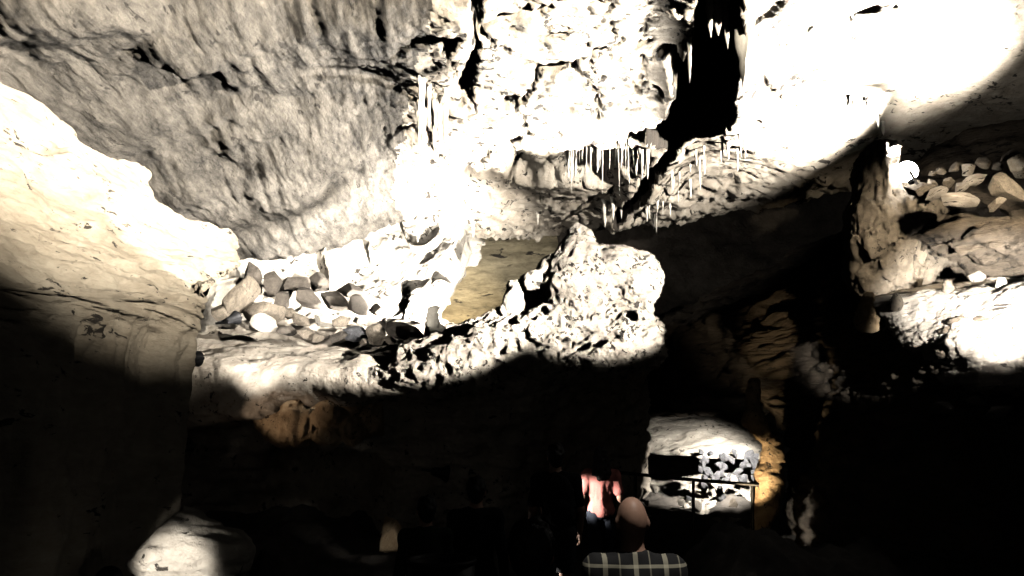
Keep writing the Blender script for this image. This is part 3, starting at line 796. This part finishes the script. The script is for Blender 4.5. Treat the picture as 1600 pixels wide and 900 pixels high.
for px, py, L, r in [(1108, 4, .42, .05), (1121, 8, .38, .07), (1132, 12, .5, .05), (1145, 2, .62, .06), (1156, 6, .5, .08), (1096, 12, .4, .03), (1077, 60, .5, .03)]:
    stalactite(px, py, L, r)
for i in range(12):      # drapery on the slab edge
    px = rs.uniform(655, 700); py = rs.uniform(130, 190)
    stalactite(px, py, rs.uniform(.3, .75), rs.uniform(.03, .06))
for i in range(12):
    px = rs.uniform(1325, 1385); py = 150 + (px - 1325) * .6 + rs.uniform(-8, 20)
    stalactite(px, py, rs.uniform(.08, .25), rs.uniform(.02, .05))
for px, py, L, r in [(945, 312, .5, .07), (957, 308, .4, .05), (970, 318, .35, .06), (690, 330, .5, .06), (655, 330, .6, .07), (664, 345, .7, .05), (740, 345, .3, .05), (840, 330, .25, .04)]:
    stalactite(px, py, L, r)

# ------------------------------------------------------------------ railing
def make_railing():
    a = W(955, 737, 11.6); b = W(1186, 758, 10.9)
    root = empty('railing', (a.x, a.y, path_z(11.6)), 'thin dark metal railing in front of the lit grotto', 'railing')
    o0 = Vector(root.location)
    V, Q = tube_np([a - o0, (a + b) / 2 - o0 + Vector((0, 0, -.01)), b - o0], [.024] * 3, 8)
    mesh_np('rail', V, Q, M_METAL, True, root)
    for px in (962, 995, 1087, 1176):
        t = (px - 955) / 231; p = a.lerp(b, t) - o0
        V, Q = tube_np([p, p + Vector((-.02, 0, -.5)), p + Vector((-.04, 0, -1.15))], [.022] * 3, 8)
        mesh_np('post', V, Q, M_METAL, True, root)
make_railing()

# ------------------------------------------------------------------ floodlight housings and their lights
def make_lamp(label, pos, tgt, watts, cone, blend, color, radius):
    d = (tgt - pos).normalized()
    root = empty('floodlight', pos, label, 'floodlight')
    root.rotation_mode = 'QUATERNION'; root.rotation_quaternion = d.to_track_quat('-Z', 'Y')
    bm = bmesh.new()
    prof = [(.0, .17), (.035, .17), (.05, .14), (.06, .06), (.095, -.005), (.1, -.02), (.094, -.022), (.088, .0), (.03, .05), (0, .05)]
    n = 20; rings = []
    for r, z in prof:
        rings.append([bm.verts.new((r * math.cos(2*math.pi*k/n), r * math.sin(2*math.pi*k/n), z)) for k in range(n)])
    for i in range(len(rings) - 1):
        for k in range(n):
            bm.faces.new((rings[i][k], rings[i][(k+1) % n], rings[i+1][(k+1) % n], rings[i+1][k]))
    bmesh.ops.remove_doubles(bm, verts=bm.verts, dist=1e-4)
    bm_obj('housing', bm, M_HOUSE, root, True)
    bm = bmesh.new(); bmesh.ops.create_cone(bm, cap_ends=True, segments=20, radius1=.087, radius2=.087, depth=.006)
    if 'glaring' in label:      # this one has a glowing glass dome
        bm.free(); bm = bmesh.new(); bmesh.ops.create_uvsphere(bm, u_segments=24, v_segments=14, radius=.12)
    ln = bm_obj('lens', bm, lens_mat(color, 60 if 'glaring' in label else 4), root, 'glaring' in label); ln.location = (0, 0, .002)
    bm = bmesh.new()
    for sx in (-1, 1):
        r = bmesh.ops.create_cube(bm, size=1, matrix=Matrix.Translation((sx * .112, 0, .12)) @ Matrix.Diagonal((.008, .03, .26, 1)))
    bmesh.ops.create_cube(bm, size=1, matrix=Matrix.Translation((0, 0, .255)) @ Matrix.Diagonal((.232, .03, .008, 1)))
    bm_obj('bracket', bm, M_HOUSE, root)
    if 'pole' in label:
        q = root.rotation_quaternion.inverted(); p0 = q @ Vector((0, 0, -.02)) + Vector((0, 0, .25)); p1 = p0 + q @ Vector((0, 0, -1.3))
        V, Q = tube_np([p0, (p0 + p1) / 2, p1], [.02] * 3, 8); mesh_np('pole', V, Q, M_HOUSE, True, root)
    ld = bpy.data.lights.new('bulb', 'SPOT'); ld.energy = watts; ld.spot_size = R(cone); ld.spot_blend = blend
    ld.color = color; ld.shadow_soft_size = radius
    lo = bpy.data.objects.new('bulb', ld); COL.objects.link(lo); lo.parent = root; lo.location = (0, 0, -.03 - radius - (.16 if 'glaring' in label else 0))
_lens = {}
def lens_mat(c, e):
    if (c, e) in _lens: return _lens[(c, e)]
    m = bpy.data.materials.new('lamp_lens'); m.use_nodes = True; nt = m.node_tree
    bs = nt.nodes['Principled BSDF']; bs.inputs['Emission Color'].default_value = (*c, 1); bs.inputs['Emission Strength'].default_value = 30
    n = nt.nodes.new('ShaderNodeTexNoise'); n.inputs['Scale'].default_value = 60
    mr = nt.nodes.new('ShaderNodeMapRange'); mr.inputs['To Min'].default_value = e * .8; mr.inputs['To Max'].default_value = e * 1.2
    nt.links.new(n.outputs['Fac'], mr.inputs['Value']); nt.links.new(mr.outputs[0], bs.inputs['Emission Strength'])
    _lens[(c, e)] = m; return m
for L in LAMPS: make_lamp(*L)

# ------------------------------------------------------------------ visitors
def plaid():
    m = bpy.data.materials.new('plaid_cotton'); m.use_nodes = True; nt = m.node_tree; N = nt.nodes; L = nt.links
    bs = N['Principled BSDF']; bs.inputs['Roughness'].default_value = .9
    tc = N.new('ShaderNodeTexCoord'); sx = N.new('ShaderNodeSeparateXYZ'); L.new(tc.outputs['Object'], sx.inputs[0])
    def band(sock, period, width, off=0.0):
        a = N.new('ShaderNodeMath'); a.operation = 'MULTIPLY_ADD'; a.inputs[1].default_value = 1 / period; a.inputs[2].default_value = off
        f = N.new('ShaderNodeMath'); f.operation = 'FRACT'; c = N.new('ShaderNodeMath'); c.operation = 'LESS_THAN'; c.inputs[1].default_value = width
        L.new(sock, a.inputs[0]); L.new(a.outputs[0], f.inputs[0]); L.new(f.outputs[0], c.inputs[0]); return c.outputs[0]
    def add(x, y, k=1.0):
        a = N.new('ShaderNodeMath'); a.operation = 'MULTIPLY_ADD'; a.inputs[1].default_value = k
        L.new(x, a.inputs[0]); L.new(y, a.inputs[2]); return a.outputs[0]
    v = add(band(sx.outputs[0], .145, .16, .08), add(band(sx.outputs[0], .145, .05, .55), band(sx.outputs[2], .11, .14), .6), 1.0)
    r = N.new('ShaderNodeValToRGB'); cr = r.color_ramp
    cr.elements[0].position = 0; cr.elements[0].color = (.012, .012, .013, 1); cr.elements[1].position = .85; cr.elements[1].color = (.62, .58, .44, 1)
    dv = N.new('ShaderNodeMath'); dv.operation = 'DIVIDE'; dv.inputs[1].default_value = 2.0; L.new(v, dv.inputs[0])
    L.new(dv.outputs[0], r.inputs[0]); L.new(r.outputs[0], bs.inputs['Base Color'])
    return m
M_PLAID = plaid()
M_PINK = plain('pink_knit', (.62, .22, .19), .85, 0, .12, 60, .4)
M_RED = plain('dull_red_cotton', (.28, .07, .06), .9, 0, .2, 40, .3)
M_BLACK = plain('black_cotton', (.012, .012, .014), .9, 0, .3, 40, .3)
M_CHAR = plain('charcoal_cotton', (.03, .03, .033), .9, 0, .3, 40, .3)
M_GREEN = plain('dark_green_cotton', (.02, .028, .02), .9, 0, .3, 40, .3)
M_JEAN = plain('dark_denim', (.02, .024, .035), .9, 0, .3, 60, .3)
M_KHAKI = plain('khaki_twill', (.3, .26, .2), .9, 0, .2, 50, .3)
M_SKIN = plain('skin', (.48, .29, .21), .5, 0, .08, 25, .1, .4)
M_HAIRD = plain('dark_hair', (.02, .015, .012), .5, 0, .4, 90, .9, .5)
M_HAIRG = plain('grey_hair', (.4, .38, .35), .6, 0, .3, 90, .9)
M_SHOE = plain('dark_shoe', (.03, .028, .026), .6, 0, .3, 30, .2)

def person(px, py, Y, H, label, shirt, legs, hair, hair_mat=None, rz=0, shorts=False, long_sleeve=False, step=.12, arm=.0, cap_mat=None, pack=None, seed=0):
    """feet on the floor; (px, py) is the middle of the head in the photograph"""
    k = H / 1.75
    c = W(px, py, Y)
    root = empty('person', (c.x, c.y, c.z - 1.62 * k), label, 'person', None, rz)
    h = .012
    def newS(): return SDF((-.45, -.42, -.03), (.45, .55, 1.82), h)
    sh = {s: np.array((s * .175, 0, 1.41)) for s in (-1, 1)}
    el = {s: np.array((s * (.235), -.05 + arm * .3 * s, 1.13)) for s in (-1, 1)}
    wr = {s: np.array((s * .25, .08 + arm * s, .90)) for s in (-1, 1)}
    hip = {s: np.array((s * .09, 0, .92)) for s in (-1, 1)}
    kn = {s: np.array((s * .10, .03 + step * .5 * s + (.04 if s < 0 else 0), .50)) for s in (-1, 1)}
    an = {s: np.array((s * .10, step * 1.0 * s - .02, .09)) for s in (-1, 1)}
    def torso(S, g):
        S.ell((0, 0, 1.28), (.165 + g, .115 + g, .19 + g), .05); S.ell((0, 0, 1.08), (.145 + g, .105 + g, .16 + g), .06)
        S.cap(sh[-1] + (0, 0, -.01), sh[1] + (0, 0, -.01), .07 + g, .07 + g, .05)
        S.ell((0, .0, .96), (.165 + g, .12 + g, .12 + g), .05)
    def arms(S, g, full=True):
        for s in (-1, 1):
            if full:
                S.cap(sh[s], el[s], .054 + g, .042 + g, .03); S.cap(el[s], wr[s], .042 + g, .029 + g, .02)
            else:
                S.cap(sh[s], sh[s] * .25 + el[s] * .75, .056 + g, .055 + g, .03)
    def limbs(S, g, low=True, r=0):
        for s in (-1, 1):
            if low:
                S.cap(hip[s], kn[s], .085 + g, .056 + g, .03); S.cap(kn[s], kn[s] * .6 + an[s] * .4 + (0, -.02, 0), .055 + g, .056 + g, .02); S.cap(kn[s] * .6 + an[s] * .4 + (0, -.02, 0), an[s], .056 + g, .036 + g, .02)
            else:
                S.cap(hip[s], hip[s] * .1 + kn[s] * .9, .09 + g, .08 + g, .03)
    B = newS(); torso(B, 0); arms(B, 0); limbs(B, 0)
    B.cap((0, 0, 1.42), (0, .015, 1.54), .062, .055, .04)
    B.ell((0, .01, 1.645), (.074, .094, .108), .03); B.ell((0, .045, 1.575), (.05, .055, .05), .03)      # skull, jaw
    B.cap((0, .10, 1.65), (0, .118, 1.605), .011, .016, .012)                                              # nose
    for s in (-1, 1):
        B.ell((s * .077, .0, 1.625), (.012, .024, .032), .008)                                             # ears
        B.sub_ell((s * .03, .105, 1.655), (.018, .016, .012))
        B.ell((s * .03, .086, 1.652), (.014, .012, .011), .004)
        B.cap((-.02, .094, 1.572), (.02, .094, 1.572), .010, .010, .008)                                   # lips
        d = (wr[s] - el[s]); d /= np.linalg.norm(d); pm = wr[s] + d * .06
        B.ell(pm, (.02, .036, .046), .015)
        for q in range(4):
            bpt = pm + d * .035 + np.array((0, -.030 + .020 * q, 0)); ln = (.05, .062, .066, .055)[q]
            B.cap(bpt, bpt + d * ln * .55, .0095, .009, .004); B.cap(bpt + d * ln * .55, bpt + d * ln + np.array((-s * .02, 0, 0)), .009, .008, .004)
        tb = pm + np.array((-s * .01, .034, .01)); B.cap(tb, tb + d * .04 + np.array((-s * .012, .018, 0)), .011, .009, .006)
        B.cap(an[s] + (0, -.03, -.045), an[s] + (0, .12, -.055), .034, .03, .02)
    body = B.mesh('body', M_SKIN, root)
    T = newS(); torso(T, .014); arms(T, .013, long_sleeve)
    T.cap((0, 0, 1.42), (0, .005, 1.475), .078, .066, .03)
    T.clip(lambda X, Y_, Z: .88 - Z); T.clip(lambda X, Y_, Z: Z - 1.495 - .12 * np.abs(X) * 0)
    T.warp(lambda P: .012 * fbm(P * np.array([9, 9, 4]) + seed, 3), .06)
    T.mesh('shirt', shirt, root)
    L = newS(); L.ell((0, 0, .95), (.168, .125, .13), .04); limbs(L, .018, not shorts)
    L.clip(lambda X, Y_, Z: Z - 1.02); L.clip(lambda X, Y_, Z: (.52 if shorts else .085) - Z)
    L.warp(lambda P: .012 * fbm(P * np.array([8, 8, 5]) + seed + 9, 3), .06)
    L.mesh('shorts' if shorts else 'trousers', legs, root)
    for s in (-1, 1):
        Z = SDF(an[s] - (.09, .12, .13), an[s] + (.09, .22, .08), .01)
        Z.cap(an[s] + (0, -.035, -.04), an[s] + (0, .13, -.05), .043, .04, .02); Z.cap(an[s] + (0, 0, -.04), an[s] + (0, -.01, .02), .045, .045, .02)
        Z.clip(lambda X, Y_, ZZ: an[s][2] - .092 - ZZ)
        Z.mesh('shoe', M_SHOE, root)
    if hair:
        Hs = SDF((-.2, -.3, 1.2), (.2, .2, 1.82), .01)
        Hs.ell((0, -.012, 1.665), (.088, .100, .105), .02)
        if hair == 'long':
            Hs.cap((0, -.06, 1.62), (.0, -.10, 1.40), .085, .07, .05); Hs.cap((.05, -.05, 1.6), (.09, -.07, 1.38), .05, .045, .04); Hs.cap((-.05, -.05, 1.6), (-.085, -.07, 1.42), .05, .04, .04)
            Hs.warp(lambda P: .03 * fbm(P * 14, 3), .06)
        else:
            Hs.cap((0, -.05, 1.64), (0, -.05, 1.585), .07, .055, .03)
            Hs.warp(lambda P: .012 * fbm(P * 22, 3), .06)
        Hs.clip(lambda X, Y_, Z: np.minimum(Y_ - .045, 1.70 - Z) - 0.0)
        Hs.mesh('hair', hair_mat or M_HAIRD, root)
    if cap_mat:
        K = SDF((-.14, -.14, 1.6), (.14, .24, 1.82), .01)
        K.ell((0, 0, 1.68), (.092, .108, .095), .02); K.clip(lambda X, Y_, Z: 1.675 - Z)
        K.cap((-.04, .12, 1.685), (.04, .12, 1.685), .05, .05, .02, (1, 1, .25))
        K.mesh('cap', cap_mat, root)
    if pack:
        K = SDF((-.25, -.42, .9), (.25, .05, 1.55), .012)
        K.ell((0, -.2, 1.22), (.16, .11, .24), .04); K.ell((0, -.29, 1.12), (.12, .06, .12), .03)
        K.warp(lambda P: .012 * fbm(P * 9, 3), .06)
        K.mesh('backpack', pack, root)
    root.scale = (k, k, k)
    return root

person(988, 820, 4.1, 1.76, 'bald person in a dark plaid shirt with pale stripes, seen from behind', M_PLAID, M_JEAN, None)
person(938, 716, 10.0, 1.64, 'person with long dark hair in a pink shirt walking away along the path', M_PINK, M_JEAN, 'long', seed=2)
person(868, 716, 8.0, 1.72, 'person in dark clothes and shorts with a backpack, beside the pink shirt', M_BLACK, M_CHAR, 'short', rz=.1, shorts=True, pack=M_BLACK, step=.16, seed=3)
person(832, 637, 14.6, 1.7, 'person in a dull red shirt far along the path under the formation', M_RED, M_JEAN, 'short', seed=4)
person(858, 646, 14.2, 1.66, 'person in black beside the red shirt, with pale grey hair', M_BLACK, M_BLACK, 'short', M_HAIRG, seed=5)
person(744, 770, 7.6, 1.8, 'dark silhouetted person in a black long-sleeved top by the round bin', M_BLACK, M_CHAR, 'short', long_sleeve=True, seed=6)
person(666, 800, 6.9, 1.62, 'dark silhouetted person in green top standing behind the round bin', M_GREEN, M_BLACK, 'short', long_sleeve=True, rz=.3, seed=7)
person(830, 872, 3.1, 1.7, 'dark-haired person whose head top just shows near the bald one', M_BLACK, M_CHAR, 'short', seed=8)

# ------------------------------------------------------------------ round bin
def make_bin():
    c = W(690, 872, 6.0); zf = float(path_z(6.0)); H = c.z - zf
    root = empty('round_bin', (c.x, c.y, zf), 'dark round open-topped bin at the edge of the path', 'bin')
    n = 32
    def lathe(name, prof, mat):
        bm = bmesh.new(); rings = []
        for r, z in prof:
            rings.append([bm.verts.new((r * math.cos(2*math.pi*k/n), r * math.sin(2*math.pi*k/n), z)) for k in range(n)])
        for i in range(len(rings) - 1):
            for k in range(n): bm.faces.new((rings[i][k], rings[i][(k+1) % n], rings[i+1][(k+1) % n], rings[i+1][k]))
        return bm_obj(name, bm, mat, root, True)
    M_BIN = plain('dark_bin_plastic', (.035, .033, .03), .5, 0, .25, 12, .2)
    lathe('barrel', [(.0, .02), (.2, .02), (.205, .0), (.225, H*.3), (.232, H*.32), (.226, H*.34), (.235, H*.62), (.242, H*.64), (.236, H*.66), (.24, H - .03), (.225, H - .03), (.2, .06), (0, .06)], M_BIN)
    lathe('rim', [(.226, H - .03), (.247, H - .035), (.255, H - .015), (.247, H), (.232, H - .004), (.226, H - .03)], M_BIN)
make_bin()
